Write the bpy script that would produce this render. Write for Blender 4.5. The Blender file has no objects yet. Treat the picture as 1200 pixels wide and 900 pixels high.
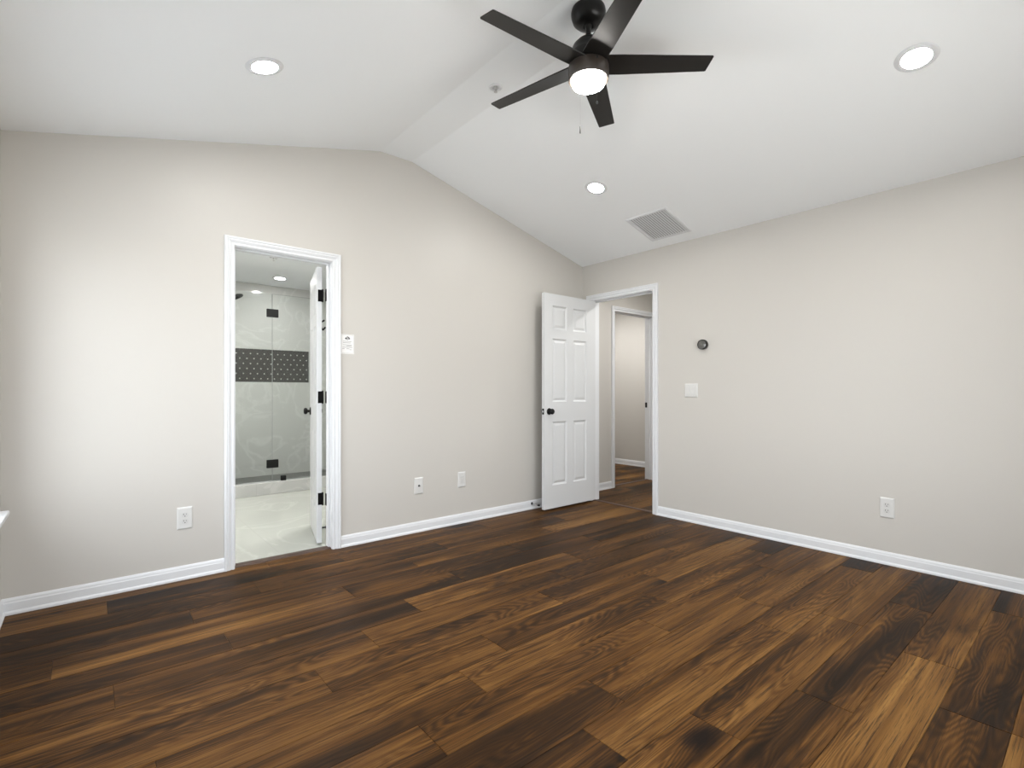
import bpy, bmesh, math, random
from mathutils import Vector, Matrix
S = bpy.context.scene
COL = S.collection
random.seed(7)

# ------------------------------------------------------------------ camera
CAM_H, YAW, F_PX, HORIZON = 1.13, 49.888, 591.0, 459.0
cam_d = bpy.data.cameras.new('camera')
cam = bpy.data.objects.new('camera', cam_d)
COL.objects.link(cam)
cam.location = (0, 0, CAM_H)
cam.rotation_euler = (math.radians(90), 0, math.radians(YAW - 90))
cam_d.sensor_fit = 'HORIZONTAL'
cam_d.sensor_width = 36.0
cam_d.lens = F_PX / 1200 * 36.0
cam_d.shift_y = (HORIZON - 450) / 1200
cam_d.clip_start = 0.02
S.camera = cam

# ------------------------------------------------------------------ view
S.view_settings.view_transform = 'Standard'
S.view_settings.look = 'None'
S.view_settings.gamma = 1.0
S.view_settings.use_curve_mapping = False
S.view_settings.exposure = 0.02
S.cycles.use_denoising = True
S.cycles.max_bounces = 10
S.cycles.diffuse_bounces = 7

# ------------------------------------------------------------------ sky outside (bright overcast)
SKY, GROUND = 8.5, 7.3
w = bpy.data.worlds.new('sky')
S.world = w
w.use_nodes = True
nt = w.node_tree
nt.nodes.clear()
tc = nt.nodes.new('ShaderNodeTexCoord')
sp = nt.nodes.new('ShaderNodeSeparateXYZ')
rp = nt.nodes.new('ShaderNodeValToRGB')
bg = nt.nodes.new('ShaderNodeBackground')
ow = nt.nodes.new('ShaderNodeOutputWorld')
mr = nt.nodes.new('ShaderNodeMapRange')
mr.inputs['From Min'].default_value = -1
mr.inputs['From Max'].default_value = 1
nt.links.new(tc.outputs['Generated'], sp.inputs[0])
nt.links.new(sp.outputs['Z'], mr.inputs['Value'])
nt.links.new(mr.outputs[0], rp.inputs[0])
nt.links.new(rp.outputs[0], bg.inputs['Color'])
nt.links.new(bg.outputs[0], ow.inputs[0])
bg.inputs['Strength'].default_value = 1.0
cr = rp.color_ramp
cr.elements[0].position = 0.0
cr.elements[0].color = (GROUND, GROUND, GROUND * .97, 1)
cr.elements[1].position = 1.0
cr.elements[1].color = (SKY * .90, SKY * .98, SKY * 1.08, 1)
for pos, c in ((.47, (GROUND, GROUND, GROUND * .97, 1)), (.505, (SKY * .96, SKY, SKY * 1.04, 1))):
    e = cr.elements.new(pos)
    e.color = c

# room measures
XL, XR, YN, YF = -.333, 4.004, -.40, 3.60      # left, right, near, far wall faces
EAVE, RIDGE, RX0, RX1 = 2.447, 2.968, 1.71, 1.985
TH = .115
WIN_L = dict(y0=1.50, y1=3.33, z0=.56, z1=2.03)   # window in the left wall
WIN_N = dict(x0=.90, x1=3.00, z0=.56, z1=2.03)    # unseen window added in the near wall to bring in daylight

def portal(name, loc, rot, sx, sy):
    d = bpy.data.lights.new(name, 'AREA')
    d.shape = 'RECTANGLE'
    d.size, d.size_y = sx, sy
    d.cycles.is_portal = True
    o = bpy.data.objects.new(name, d)
    o.location, o.rotation_euler = loc, rot
    COL.objects.link(o)
portal('daylight_left_window', (XL - .155, (WIN_L['y0'] + WIN_L['y1']) / 2, (WIN_L['z0'] + WIN_L['z1']) / 2),
       (0, math.radians(-90), 0), WIN_L['z1'] - WIN_L['z0'], WIN_L['y1'] - WIN_L['y0'])
portal('daylight_added_window', ((WIN_N['x0'] + WIN_N['x1']) / 2, YN - .155, (WIN_N['z0'] + WIN_N['z1']) / 2),
       (math.radians(90), 0, 0), WIN_N['x1'] - WIN_N['x0'], WIN_N['z1'] - WIN_N['z0'])

# lamp strengths (radiance of the lit lenses)
L_RECESSED, L_FAN, L_BATH, L_SHOWER, L_HALL, L_ROOM = 320.0, 130.0, 1050.0, 140.0, 520.0, 780.0

# ================================================================== materials
def nodes(name):
    m = bpy.data.materials.new(name)
    m.use_nodes = True
    t = m.node_tree
    return m, t, t.nodes['Principled BSDF']

def nd(t, kind, **kw):
    n = t.nodes.new('ShaderNode' + kind)
    for k, v in kw.items():
        setattr(n, k, v)
    return n

def mat(name, col, rough=.5, metal=0, spec=.5, bump=0, bump_scale=200, vary=0):
    m, t, b = nodes(name)
    b.inputs['Base Color'].default_value = (*col, 1)
    b.inputs['Roughness'].default_value = rough
    b.inputs['Metallic'].default_value = metal
    b.inputs['Specular IOR Level'].default_value = spec
    if bump or vary:
        c = nd(t, 'TexCoord')
        n = nd(t, 'TexNoise')
        n.inputs['Scale'].default_value = bump_scale
        n.inputs['Detail'].default_value = 3
        t.links.new(c.outputs['Object'], n.inputs['Vector'])
        if bump:
            bp = nd(t, 'Bump')
            bp.inputs['Strength'].default_value = bump
            bp.inputs['Distance'].default_value = .001
            t.links.new(n.outputs['Fac'], bp.inputs['Height'])
            t.links.new(bp.outputs[0], b.inputs['Normal'])
        if vary:
            r = nd(t, 'ValToRGB')
            r.color_ramp.elements[0].color = (*[x * (1 - vary) for x in col], 1)
            r.color_ramp.elements[1].color = (*[min(1, x * (1 + vary)) for x in col], 1)
            t.links.new(n.outputs['Fac'], r.inputs[0])
            t.links.new(r.outputs[0], b.inputs['Base Color'])
    return m

def emit(name, col, s):
    m, t, b = nodes(name)
    b.inputs['Base Color'].default_value = (.9, .9, .9, 1)
    b.inputs['Emission Color'].default_value = (*col, 1)
    b.inputs['Emission Strength'].default_value = s
    return m

def glass(name, tint=(1, 1, 1), refl=.06):
    m, t, b = nodes(name)
    t.nodes.remove(b)
    tr = nd(t, 'BsdfTransparent'); tr.inputs[0].default_value = (*tint, 1)
    gl = nd(t, 'BsdfGlossy'); gl.inputs['Roughness'].default_value = .02
    mx = nd(t, 'MixShader')
    lw = nd(t, 'LayerWeight'); lw.inputs['Blend'].default_value = .3
    mp = nd(t, 'MapRange')
    mp.inputs['To Min'].default_value = refl * .5
    mp.inputs['To Max'].default_value = .5
    t.links.new(lw.outputs['Facing'], mp.inputs['Value'])
    t.links.new(mp.outputs[0], mx.inputs[0])
    t.links.new(tr.outputs[0], mx.inputs[1])
    t.links.new(gl.outputs[0], mx.inputs[2])
    t.links.new(mx.outputs[0], t.nodes['Material Output'].inputs[0])
    return m

WALL = mat('greige_wall_paint', (.580, .560, .524), .42, spec=.35, bump=.06, bump_scale=260)
CEIL = mat('white_ceiling_paint', (.925, .948, .96), .8, spec=.2, bump=.06, bump_scale=220)
TRIM = mat('white_trim_paint', (.75, .765, .785), .32, spec=.45)
DOORW = mat('white_door_paint', (.66, .672, .68), .38, spec=.45)
PLATE = mat('white_plastic', (.68, .68, .665), .35)
PLATE2 = mat('white_plastic_insert', (.63, .63, .615), .3)
SLOT = mat('dark_slot', (.03, .03, .03), .6)
BLACK = mat('matte_black_metal', (.006, .006, .006), .42, metal=0, spec=.3)
HINGE = mat('flat_black_hinge', (.008, .008, .008), .75, spec=.08)
BLADE = mat('black_fan_blade', (.010, .009, .008), .36, spec=.38, vary=.25, bump_scale=30)
HOUS = mat('black_fan_housing', (.006, .0057, .0055), .30, spec=.28)
KIT = mat('light_kit_lens_glow', (.045, .036, .030), .36, spec=.5)  # glow around the lens put into the colour, browner than the black housing
STEEL = mat('brushed_steel', (.6, .6, .6), .28, metal=1)
CHAIN = mat('chain_metal', (.03, .03, .03), .4, metal=0, spec=.3)
GUN = mat('gunmetal', (.012, .011, .010), .35, spec=.3)
DARKGLASS = mat('dark_glass_face', (.10, .098, .09), .10, spec=.9)
PAPER = mat('white_paper', (.84, .84, .83), .7, spec=.1)
INK = mat('black_ink', (.05, .05, .05), .7)
INKG = mat('grey_ink', (.28, .28, .28), .7)
ADHES = mat('dark_wood_strip', (.055, .028, .018), .4, vary=.3, bump_scale=25)
LENS = emit('lit_lens', (1, .985, .96), L_RECESSED)
LENSB = emit('lit_lens_bath', (1, .99, .97), L_BATH)
LENSS = emit('lit_lens_shower', (1, .99, .97), L_SHOWER)
LENSH = emit('added_lens_hall', (1, .985, .965), L_HALL)
LENSR = emit('added_lens_room', (1, .985, .965), L_ROOM)
FANLENS = emit('lit_fan_globe', (1, .96, .9), L_FAN)
WGLASS = glass('window_glass')
SGLASS = glass('shower_glass', (.965, .98, .972), .07)
CLEAR = mat('clear_gasket', (.32, .33, .325), .4)
DUCT = mat('grey_filter', (.36, .36, .36), .8)

def wood(name):
    m, t, b = nodes(name)
    L = t.links.new
    geo = nd(t, 'NewGeometry')
    at = nd(t, 'Attribute'); at.attribute_name = 'plank'
    rnd = at.outputs['Fac']
    sep = nd(t, 'SeparateXYZ'); L(geo.outputs['Position'], sep.inputs[0])
    def math_(op, a, bb=None, c=None):
        n = nd(t, 'Math', operation=op)
        for i, v in enumerate((a, bb, c)):
            if v is None: continue
            if hasattr(v, 'links'): L(v, n.inputs[i])
            else: n.inputs[i].default_value = v
        return n.outputs[0]
    def comb(sx, sy, off):
        n = nd(t, 'CombineXYZ')
        L(math_('MULTIPLY', sep.outputs['X'], sx), n.inputs[0])
        L(math_('MULTIPLY', sep.outputs['Y'], sy), n.inputs[1])
        L(math_('MULTIPLY_ADD', rnd, 73.0, off), n.inputs[2])
        return n.outputs[0]
    def noise(v, det=4, rough=.55, dist=0, scale=1):
        n = nd(t, 'TexNoise')
        L(v, n.inputs['Vector'])
        n.inputs['Scale'].default_value = scale
        n.inputs['Detail'].default_value = det
        n.inputs['Roughness'].default_value = rough
        n.inputs['Distortion'].default_value = dist
        return n.outputs['Fac']
    def ramp(v, stops):
        r = nd(t, 'ValToRGB')
        L(v, r.inputs[0])
        e = r.color_ramp.elements
        e[0].position, e[0].color = stops[0][0], (*stops[0][1], 1)
        e[1].position, e[1].color = stops[-1][0], (*stops[-1][1], 1)
        for p_, c_ in stops[1:-1]:
            q = e.new(p_); q.color = (*c_, 1)
        return r.outputs[0]
    def mix(fac, a, bb, mode='MIX'):
        n = nd(t, 'MixRGB', blend_type=mode)
        for i, v in enumerate((fac, a, bb)):
            if hasattr(v, 'links'): L(v, n.inputs[i])
            else: n.inputs[i].default_value = v if not isinstance(v, tuple) else (*v, 1)
        return n.outputs[0]
    broad = noise(comb(.55, 6.5, 0), 3, .5, .5)             # long light and dark bands in a board
    stre = noise(comb(1.0, 42, 3.1), 5, .62, .5)            # streaks
    fine = noise(comb(3.2, 150, 5.7), 5, .75, .35)           # pores and grain lines
    # cathedral figure: contour lines of a stretched noise field
    fld = noise(comb(.85, 5.5, 9.3), 2, .45, .25)
    rings = math_('SINE', math_('MULTIPLY_ADD', fld, 210.0, math_('MULTIPLY', stre, 6.0)))
    rings = math_('MULTIPLY_ADD', rings, .5, .5)
    figure = ramp(noise(comb(.9, 3.5, 4.4), 2), [(.41, (0,) * 3), (.55, (1,) * 3)])
    # knots
    vo = nd(t, 'TexVoronoi'); L(comb(1.25, 3.3, 1.7), vo.inputs['Vector'])
    vo.inputs['Scale'].default_value = 1.0
    vo.inputs['Randomness'].default_value = 1.0
    kd = math_('ADD', vo.outputs['Distance'], math_('MULTIPLY_ADD', noise(comb(8, 30, 2.2), 4, .6), .20, -.10))
    halo = ramp(kd, [(.05, (1,) * 3), (.26, (0,) * 3)])
    tone = math_('MULTIPLY_ADD', rnd, .30, math_('MULTIPLY_ADD', broad, 1.45, -.36))
    tone = math_('ADD', tone, math_('MULTIPLY_ADD', stre, .95, -.475))
    tone = math_('SUBTRACT', tone, math_('MULTIPLY', math_('MULTIPLY', rings, figure), .25))
    tone = math_('SUBTRACT', tone, math_('MULTIPLY', halo, .22))
    col = ramp(tone, [(.02, (.012, .0065, .003)), (.28, (.036, .016, .005)), (.50, (.086, .037, .009)),
                      (.74, (.155, .073, .019)), (1.0, (.235, .120, .034))])
    col = mix(ramp(fine, [(.36, (.85,) * 3), (.50, (0,) * 3)]), col, (.018, .010, .006))
    col = mix(ramp(kd, [(.03, (.95,) * 3), (.09, (.6,) * 3), (.14, (0,) * 3)]), col, (.008, .005, .004))
    L(col, b.inputs['Base Color'])
    rr = nd(t, 'MapRange'); L(stre, rr.inputs[0])
    rr.inputs['To Min'].default_value = .36
    rr.inputs['To Max'].default_value = .52
    L(rr.outputs[0], b.inputs['Roughness'])
    b.inputs['Specular IOR Level'].default_value = .07
    bp = nd(t, 'Bump')
    bp.inputs['Strength'].default_value = .25
    bp.inputs['Distance'].default_value = .0006
    L(fine, bp.inputs['Height'])
    L(bp.outputs[0], b.inputs['Normal'])
    return m
WOOD = wood('walnut_plank')

def marble(name, base, vein, rough, scale, amount, tile=None, grout=(.6, .6, .58)):
    """Polished stone tile: soft cloudy veins and thin grout lines; tile = (axis_u, axis_v, size_u, size_v, off_u, off_v)."""
    m, t, b = nodes(name)
    L = t.links.new
    geo = nd(t, 'NewGeometry')
    n1 = nd(t, 'TexNoise'); n1.inputs['Scale'].default_value = scale
    n1.inputs['Detail'].default_value = 6; n1.inputs['Distortion'].default_value = 1.6
    L(geo.outputs['Position'], n1.inputs['Vector'])
    ab = nd(t, 'Math', operation='SUBTRACT'); L(n1.outputs['Fac'], ab.inputs[0]); ab.inputs[1].default_value = .5
    ab2 = nd(t, 'Math', operation='ABSOLUTE'); L(ab.outputs[0], ab2.inputs[0])
    r = nd(t, 'ValToRGB'); L(ab2.outputs[0], r.inputs[0])
    r.color_ramp.elements[0].position = 0; r.color_ramp.elements[0].color = (*[amount] * 3, 1)
    r.color_ramp.elements[1].position = .03; r.color_ramp.elements[1].color = (0, 0, 0, 1)
    n2 = nd(t, 'TexNoise'); n2.inputs['Scale'].default_value = scale * .8; n2.inputs['Detail'].default_value = 3
    L(geo.outputs['Position'], n2.inputs['Vector'])
    r2 = nd(t, 'ValToRGB'); L(n2.outputs['Fac'], r2.inputs[0])
    r2.color_ramp.elements[0].position = .3; r2.color_ramp.elements[0].color = (*[x * .92 for x in base], 1)
    r2.color_ramp.elements[1].position = .7; r2.color_ramp.elements[1].color = (*base, 1)
    mx = nd(t, 'MixRGB'); L(r.outputs[0], mx.inputs[0]); L(r2.outputs[0], mx.inputs[1])
    mx.inputs[2].default_value = (*vein, 1)
    out = mx.outputs[0]
    if tile:
        au, av, su, sv, ou, ov = tile
        sp_ = nd(t, 'SeparateXYZ'); L(geo.outputs['Position'], sp_.inputs[0])
        ds = []
        for ax, s_, o_ in ((au, su, ou), (av, sv, ov)):
            a1 = nd(t, 'Math', operation='SUBTRACT'); L(sp_.outputs[ax], a1.inputs[0]); a1.inputs[1].default_value = o_
            pp = nd(t, 'Math', operation='PINGPONG'); L(a1.outputs[0], pp.inputs[0]); pp.inputs[1].default_value = s_ / 2
            # distance to the nearest multiple of s_
            ds.append(pp.outputs[0])
        # pingpong(x, s/2) is 0 at multiples of s
        mn = nd(t, 'Math', operation='MINIMUM'); L(ds[0], mn.inputs[0]); L(ds[1], mn.inputs[1])
        lt = nd(t, 'Math', operation='LESS_THAN'); L(mn.outputs[0], lt.inputs[0]); lt.inputs[1].default_value = .0016
        g = nd(t, 'MixRGB'); L(lt.outputs[0], g.inputs[0]); L(out, g.inputs[1]); g.inputs[2].default_value = (*grout, 1)
        out = g.outputs[0]
    L(out, b.inputs['Base Color'])
    b.inputs['Roughness'].default_value = rough
    return m
MARBLE_W = marble('polished_marble_wall', (.66, .66, .645), (.80, .80, .785), .10, 1.3, .45, ('X', 'Z', .60, 1.20, 2.10, 0.045), (.60, .60, .58))
MARBLE_S = marble('polished_marble_side', (.66, .66, .64), (.80, .80, .78), .12, 1.5, .30)
MARBLE_C = marble('marble_curb', (.50, .505, .49), (.60, .60, .585), .15, 2.5, .5, ('X', 'Y', .60, 9, 1.40, -2), (.40, .40, .39))
MARBLE_F = marble('marble_floor', (.455, .465, .425), (.52, .525, .485), .18, 1.2, .5, ('X', 'Y', .60, .60, 1.03, 3.15), (.40, .40, .37))

def shower_floor_mat():
    m, t, b = nodes('dark_mosaic_floor')
    L = t.links.new
    geo = nd(t, 'NewGeometry')
    v = nd(t, 'TexVoronoi', feature='DISTANCE_TO_EDGE'); v.inputs['Scale'].default_value = 28
    L(geo.outputs['Position'], v.inputs['Vector'])
    r = nd(t, 'ValToRGB'); L(v.outputs[0], r.inputs[0])
    r.color_ramp.elements[0].position = .04; r.color_ramp.elements[0].color = (.10, .10, .095, 1)
    r.color_ramp.elements[1].position = .12; r.color_ramp.elements[1].color = (.045, .045, .045, 1)
    L(r.outputs[0], b.inputs['Base Color'])
    b.inputs['Roughness'].default_value = .3
    return m
SHFLOOR = shower_floor_mat()

def dotted():
    """Black mosaic with a staggered grid of small white dots."""
    m, t, b = nodes('black_dotted_mosaic')
    L = t.links.new
    geo = nd(t, 'NewGeometry')
    sp_ = nd(t, 'SeparateXYZ'); L(geo.outputs['Position'], sp_.inputs[0])
    def M(op, a, c):
        n = nd(t, 'Math', operation=op)
        for i, v in enumerate((a, c)):
            if hasattr(v, 'links'): L(v, n.inputs[i])
            else: n.inputs[i].default_value = v
        return n.outputs[0]
    P, Q = .083, .130       # dot spacing along the wall, and twice the row height
    def lattice(ox, oz):
        a = M('PINGPONG', M('ADD', sp_.outputs['X'], ox + 10 * P), P / 2)
        c = M('PINGPONG', M('ADD', sp_.outputs['Z'], oz + 10 * Q), Q / 2)
        return M('SQRT', M('ADD', M('MULTIPLY', a, a), M('MULTIPLY', c, c)), 0)
    d = M('MINIMUM', lattice(.0, .0), lattice(P / 2, Q / 2))
    f = M('LESS_THAN', d, .0085)
    mx = nd(t, 'MixRGB'); L(f, mx.inputs[0])
    mx.inputs[1].default_value = (.022, .022, .021, 1)
    mx.inputs[2].default_value = (.55, .55, .52, 1)
    L(mx.outputs[0], b.inputs['Base Color'])
    b.inputs['Roughness'].default_value = .25
    return m
DOTS = dotted()

# ================================================================== mesh helpers
def link(name, me, m, parent=None):
    for mm in (m if isinstance(m, (list, tuple)) else [m]):
        me.materials.append(mm)
    o = bpy.data.objects.new(name, me)
    COL.objects.link(o)
    if parent: o.parent = parent
    return o

def obj(name, bm, m, parent=None, smooth=False, bevel=0, seg=2):
    me = bpy.data.meshes.new(name)
    bmesh.ops.recalc_face_normals(bm, faces=bm.faces)
    bm.to_mesh(me)
    bm.free()
    if smooth:
        me.polygons.foreach_set('use_smooth', [True] * len(me.polygons))
        try:
            me.set_sharp_from_angle(angle=math.radians(40))
        except Exception:
            pass
    o = link(name, me, m, parent)
    if bevel:
        b = o.modifiers.new('bevel', 'BEVEL')
        b.width, b.segments, b.limit_method = bevel, seg, 'ANGLE'
    return o

def tag(o, label=None, cat=None, group=None, kind=None):
    if label: o['label'] = label
    if cat: o['category'] = cat
    if group: o['group'] = group
    if kind: o['kind'] = kind
    return o

def st(o, label, cat):
    return tag(o, label, cat, None, 'structure')

def empty(name, loc=(0, 0, 0), rot=(0, 0, 0)):
    o = bpy.data.objects.new(name, None)
    o.empty_display_size = .1
    o.location, o.rotation_euler = loc, rot
    COL.objects.link(o)
    return o

def dup(o, parent=None):
    c = o.copy()
    COL.objects.link(c)
    if parent: c.parent = parent
    for ch in [x for x in bpy.data.objects if x.parent == o]:
        d = dup(ch, c)
    return c

def box(bm, x0, x1, y0, y1, z0, z1, M=None):
    v = [bm.verts.new((x, y, z)) for x in (x0, x1) for y in (y0, y1) for z in (z0, z1)]
    for f in ((0, 1, 3, 2), (4, 6, 7, 5), (0, 4, 5, 1), (2, 3, 7, 6), (0, 2, 6, 4), (1, 5, 7, 3)):
        bm.faces.new([v[i] for i in f])
    if M is not None: bmesh.ops.transform(bm, matrix=M, verts=v)
    return v

def boxes(*bs):
    bm = bmesh.new()
    for b in bs: box(bm, *b)
    return bm

def prism(bm, pts, axis, a0, a1, M=None):
    """pts in the plane normal to axis: axis 'y' -> (x,z), 'x' -> (y,z), 'z' -> (x,y)."""
    def P(p, a):
        return {'y': (p[0], a, p[1]), 'x': (a, p[0], p[1]), 'z': (p[0], p[1], a)}[axis]
    v0 = [bm.verts.new(P(p, a0)) for p in pts]
    v1 = [bm.verts.new(P(p, a1)) for p in pts]
    n = len(pts)
    bm.faces.new(v0)
    bm.faces.new(v1[::-1])
    for i in range(n):
        bm.faces.new((v0[i], v0[(i + 1) % n], v1[(i + 1) % n], v1[i]))
    if M is not None: bmesh.ops.transform(bm, matrix=M, verts=v0 + v1)

def lathe(bm, prof, seg=32, M=None):
    """prof: list of (r, z) from one end to the other, about the z axis."""
    rings, vs = [], []
    for r, z in prof:
        if r < 1e-6:
            ring = [bm.verts.new((0, 0, z))]
        else:
            ring = [bm.verts.new((r * math.cos(2 * math.pi * i / seg), r * math.sin(2 * math.pi * i / seg), z)) for i in range(seg)]
        rings.append(ring); vs += ring
    for a, b in zip(rings, rings[1:]):
        for i in range(seg):
            j = (i + 1) % seg
            if len(a) == 1 and len(b) == 1: continue
            if len(a) == 1: bm.faces.new((a[0], b[i], b[j]))
            elif len(b) == 1: bm.faces.new((a[i], b[0], a[j]))
            else: bm.faces.new((a[i], b[i], b[j], a[j]))
    if M is not None: bmesh.ops.transform(bm, matrix=M, verts=vs)
    return vs

def tube(bm, p0, p1, r, seg=12):
    p0, p1 = Vector(p0), Vector(p1)
    d = p1 - p0
    M = Matrix.Translation(p0) @ d.to_track_quat('Z', 'Y').to_matrix().to_4x4()
    lathe(bm, [(0, 0), (r, 0), (r, d.length), (0, d.length)], seg, M)

def loft(bm, rows):
    """rows: list of equal-length point lists; quads between them and end caps."""
    vv = [[bm.verts.new(p) for p in r] for r in rows]
    n = len(vv[0])
    for a, b in zip(vv, vv[1:]):
        for i in range(n):
            bm.faces.new((a[i], a[(i + 1) % n], b[(i + 1) % n], b[i]))
    bm.faces.new(vv[0]); bm.faces.new(vv[-1][::-1])

# profiles: (across, depth)
CASING = [(0, 0), (0, .008), (.003, .011), (.012, .012), (.0145, .0075), (.018, .0075), (.021, .011), (.031, .0165), (.036, .0175), (.038, .0145), (.041, .0145), (.0435, .019), (.052, .020), (.056, .017), (.057, .014), (.057, 0)]
BASE = [(0, 0), (0, .017), (.010, .0165), (.018, .012), (.019, .0105), (.058, .0105), (.063, .0085), (.072, .0075), (.083, .003), (.083, 0)]  # (height, depth)

def casing(name, a0, a1, top, world, parent=None, z0=0):
    """Mitred door surround; world(a, z, v) maps along-wall, height and depth to a point."""
    bm = bmesh.new()
    rows = []
    for k in range(4):
        row = []
        for u, v in CASING:
            a, z = ((a0 - u, z0), (a0 - u, top + u), (a1 + u, top + u), (a1 + u, z0))[k]
            row.append(world(a, z, v))
        rows.append(row)
    loft(bm, rows)
    return obj(name, bm, TRIM, parent)

def baseboard(name, a0, a1, world):
    bm = bmesh.new()
    loft(bm, [[world(a, h_, v) for h_, v in BASE] for a in (a0, a1)])
    return obj(name, bm, TRIM)

# ================================================================== the setting
# ---- floor: boards 1.24 m long, laid along x
def planks(name, x0, x1, bounds, joints, length=1.24, seed=1, tones=None):
    rg = random.Random(seed)
    bm = bmesh.new()
    lay = bm.faces.layers.float.new('plank')
    G, D = .0013, .0022
    def plank(xa, xb, ya, yb, r):
        o = [bm.verts.new(p) for p in ((xa, ya, -D), (xb, ya, -D), (xb, yb, -D), (xa, yb, -D))]
        i = [bm.verts.new(p) for p in ((xa + G, ya + G, 0), (xb - G, ya + G, 0), (xb - G, yb - G, 0), (xa + G, yb - G, 0))]
        fs = [bm.faces.new(i)]
        for k in range(4):
            fs.append(bm.faces.new((o[k], o[(k + 1) % 4], i[(k + 1) % 4], i[k])))
        for f in fs: f[lay] = r
    for k, (yb, ya) in enumerate(zip(bounds, bounds[1:])):
        j = joints.get(k)
        if j is None: j = rg.uniform(0, length)
        s = j - math.ceil((j - x0) / length) * length
        n = 0
        while s < x1:
            e = s + length
            xa, xb = max(s, x0), min(e, x1)
            if xb - xa > .01:
                r = rg.random()
                idx = round((s - j) / length)
                if tones and (k, idx) in tones: r = tones[(k, idx)]
                plank(xa, xb, ya, yb, r)
            s = e
    o = obj(name, bm, WOOD)
    return o

far = [3.690, 3.49, 3.285, 3.075, 2.872, 2.672, 2.476, 2.282, 2.086, 1.885]
near = [1.885 - .186 * i for i in range(1, 14)]
B_ = far + near
J = {0: .905, 1: .08, 2: .75, 3: .403, 4: -.11, 5: .49, 6: .076, 7: .99, 8: .706, 9: 1.40, 10: 1.15, 11: .857, 12: 1.50,
     13: 1.27, 14: 1.62, 15: 2.06, 16: 1.47, 17: 2.335}
T_ = {(16, 0): .92, (16, 1): .35, (17, -1): .12, (17, 0): .50, (15, 0): .25, (15, -1): .62, (14, 0): .35, (14, -1): .7}
st(planks('floor', XL - .02, XR + .058, B_, J, seed=11, tones=T_), 'dark walnut plank floor of the bedroom', 'floor')
HB = [5.6 - .19 * i for i in range(18)]
st(planks('floor_hall', XR + .062, 6.5, HB, {}, seed=5), 'brown plank floor of the hallway beyond the open white door', 'floor')
st(obj('floor_base', boxes((XL - .15, 6.55, YN - .15, YF + .10, -.12, -.002), (XR + .05, 6.55, YF + .10, 5.7, -.12, -.002)), ADHES), 'dark screed under the plank floor', 'floor')

# ---- walls
def gable_top(x):
    if x <= RX0: return EAVE + (x - XL) / (RX0 - XL) * (RIDGE - EAVE)
    if x >= RX1: return EAVE + (XR - x) / (XR - RX1) * (RIDGE - EAVE)
    return RIDGE
BD = dict(x0=.721, x1=1.343, z=2.057)      # bathroom door opening (in the far wall)
HD = dict(y0=2.733, y1=3.470, z=2.066)     # hall door opening (in the right wall)
UP = .10
bm = bmesh.new()
for pts in ([(XL, -.02), (BD['x0'] - .018, -.02), (BD['x0'] - .018, gable_top(BD['x0']) + UP), (XL, EAVE + UP)],
            [(BD['x0'] - .018, BD['z'] + .018), (BD['x1'] + .018, BD['z'] + .018), (BD['x1'] + .018, gable_top(BD['x1']) + UP), (BD['x0'] - .018, gable_top(BD['x0']) + UP)],
            [(BD['x1'] + .018, -.02), (XR, -.02), (XR, EAVE + UP), (RX1, RIDGE + UP), (RX0, RIDGE + UP), (BD['x1'] + .018, gable_top(BD['x1']) + UP)]):
    prism(bm, pts, 'y', YF, YF + TH)
st(obj('wall_far', bm, WALL), 'greige gabled wall with the bathroom doorway', 'wall')
bm = boxes((XR, XR + TH, YN - .15, HD['y0'] - .018, -.02, EAVE + UP),
           (XR, XR + TH, HD['y1'] + .018, YF + TH, -.02, EAVE + UP),
           (XR, XR + TH, HD['y0'] - .018, HD['y1'] + .018, HD['z'] + .018, EAVE + UP))
st(obj('wall_right', bm, WALL), 'greige wall with the hallway doorway and thermostat', 'wall')
W = WIN_L
bm = boxes((XL - .15, XL, YN - .15, W['y0'], -.02, EAVE + UP), (XL - .15, XL, W['y1'], 4.6, -.02, EAVE + UP),
           (XL - .15, XL, W['y0'], W['y1'], -.02, W['z0']), (XL - .15, XL, W['y0'], W['y1'], W['z1'], EAVE + UP))
st(obj('wall_left', bm, WALL), 'greige wall with the window, at the left edge', 'wall')
W = WIN_N
bm = bmesh.new()
prism(bm, [(XL, -.02), (W['x0'], -.02), (W['x0'], gable_top(W['x0']) + UP), (XL, EAVE + UP)], 'y', YN - .15, YN)
prism(bm, [(W['x1'], -.02), (XR, -.02), (XR, EAVE + UP), (W['x1'], gable_top(W['x1']) + UP)], 'y', YN - .15, YN)
prism(bm, [(W['x0'], W['z1']), (W['x1'], W['z1']), (W['x1'], gable_top(W['x1']) + UP), (RX1, RIDGE + UP), (RX0, RIDGE + UP), (W['x0'], gable_top(W['x0']) + UP)], 'y', YN - .15, YN)
box(bm, W['x0'], W['x1'], YN - .15, YN, -.02, W['z0'])
st(obj('wall_near', bm, WALL), 'greige wall behind the camera with an added window', 'wall')
bm = bmesh.new()
for (xa, za), (xb, zb) in (((XL - .15, EAVE - .15 * .2551), (RX0, RIDGE)), ((RX0, RIDGE), (RX1, RIDGE)), ((RX1, RIDGE), (XR + TH, EAVE - TH * .258))):
    prism(bm, [(xa, za), (xb, zb), (xb, zb + .12), (xa, za + .12)], 'y', YN - .15, YF + .06)
st(obj('ceiling', bm, CEIL), 'white vaulted ceiling with a flat ridge strip', 'ceiling')

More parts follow.
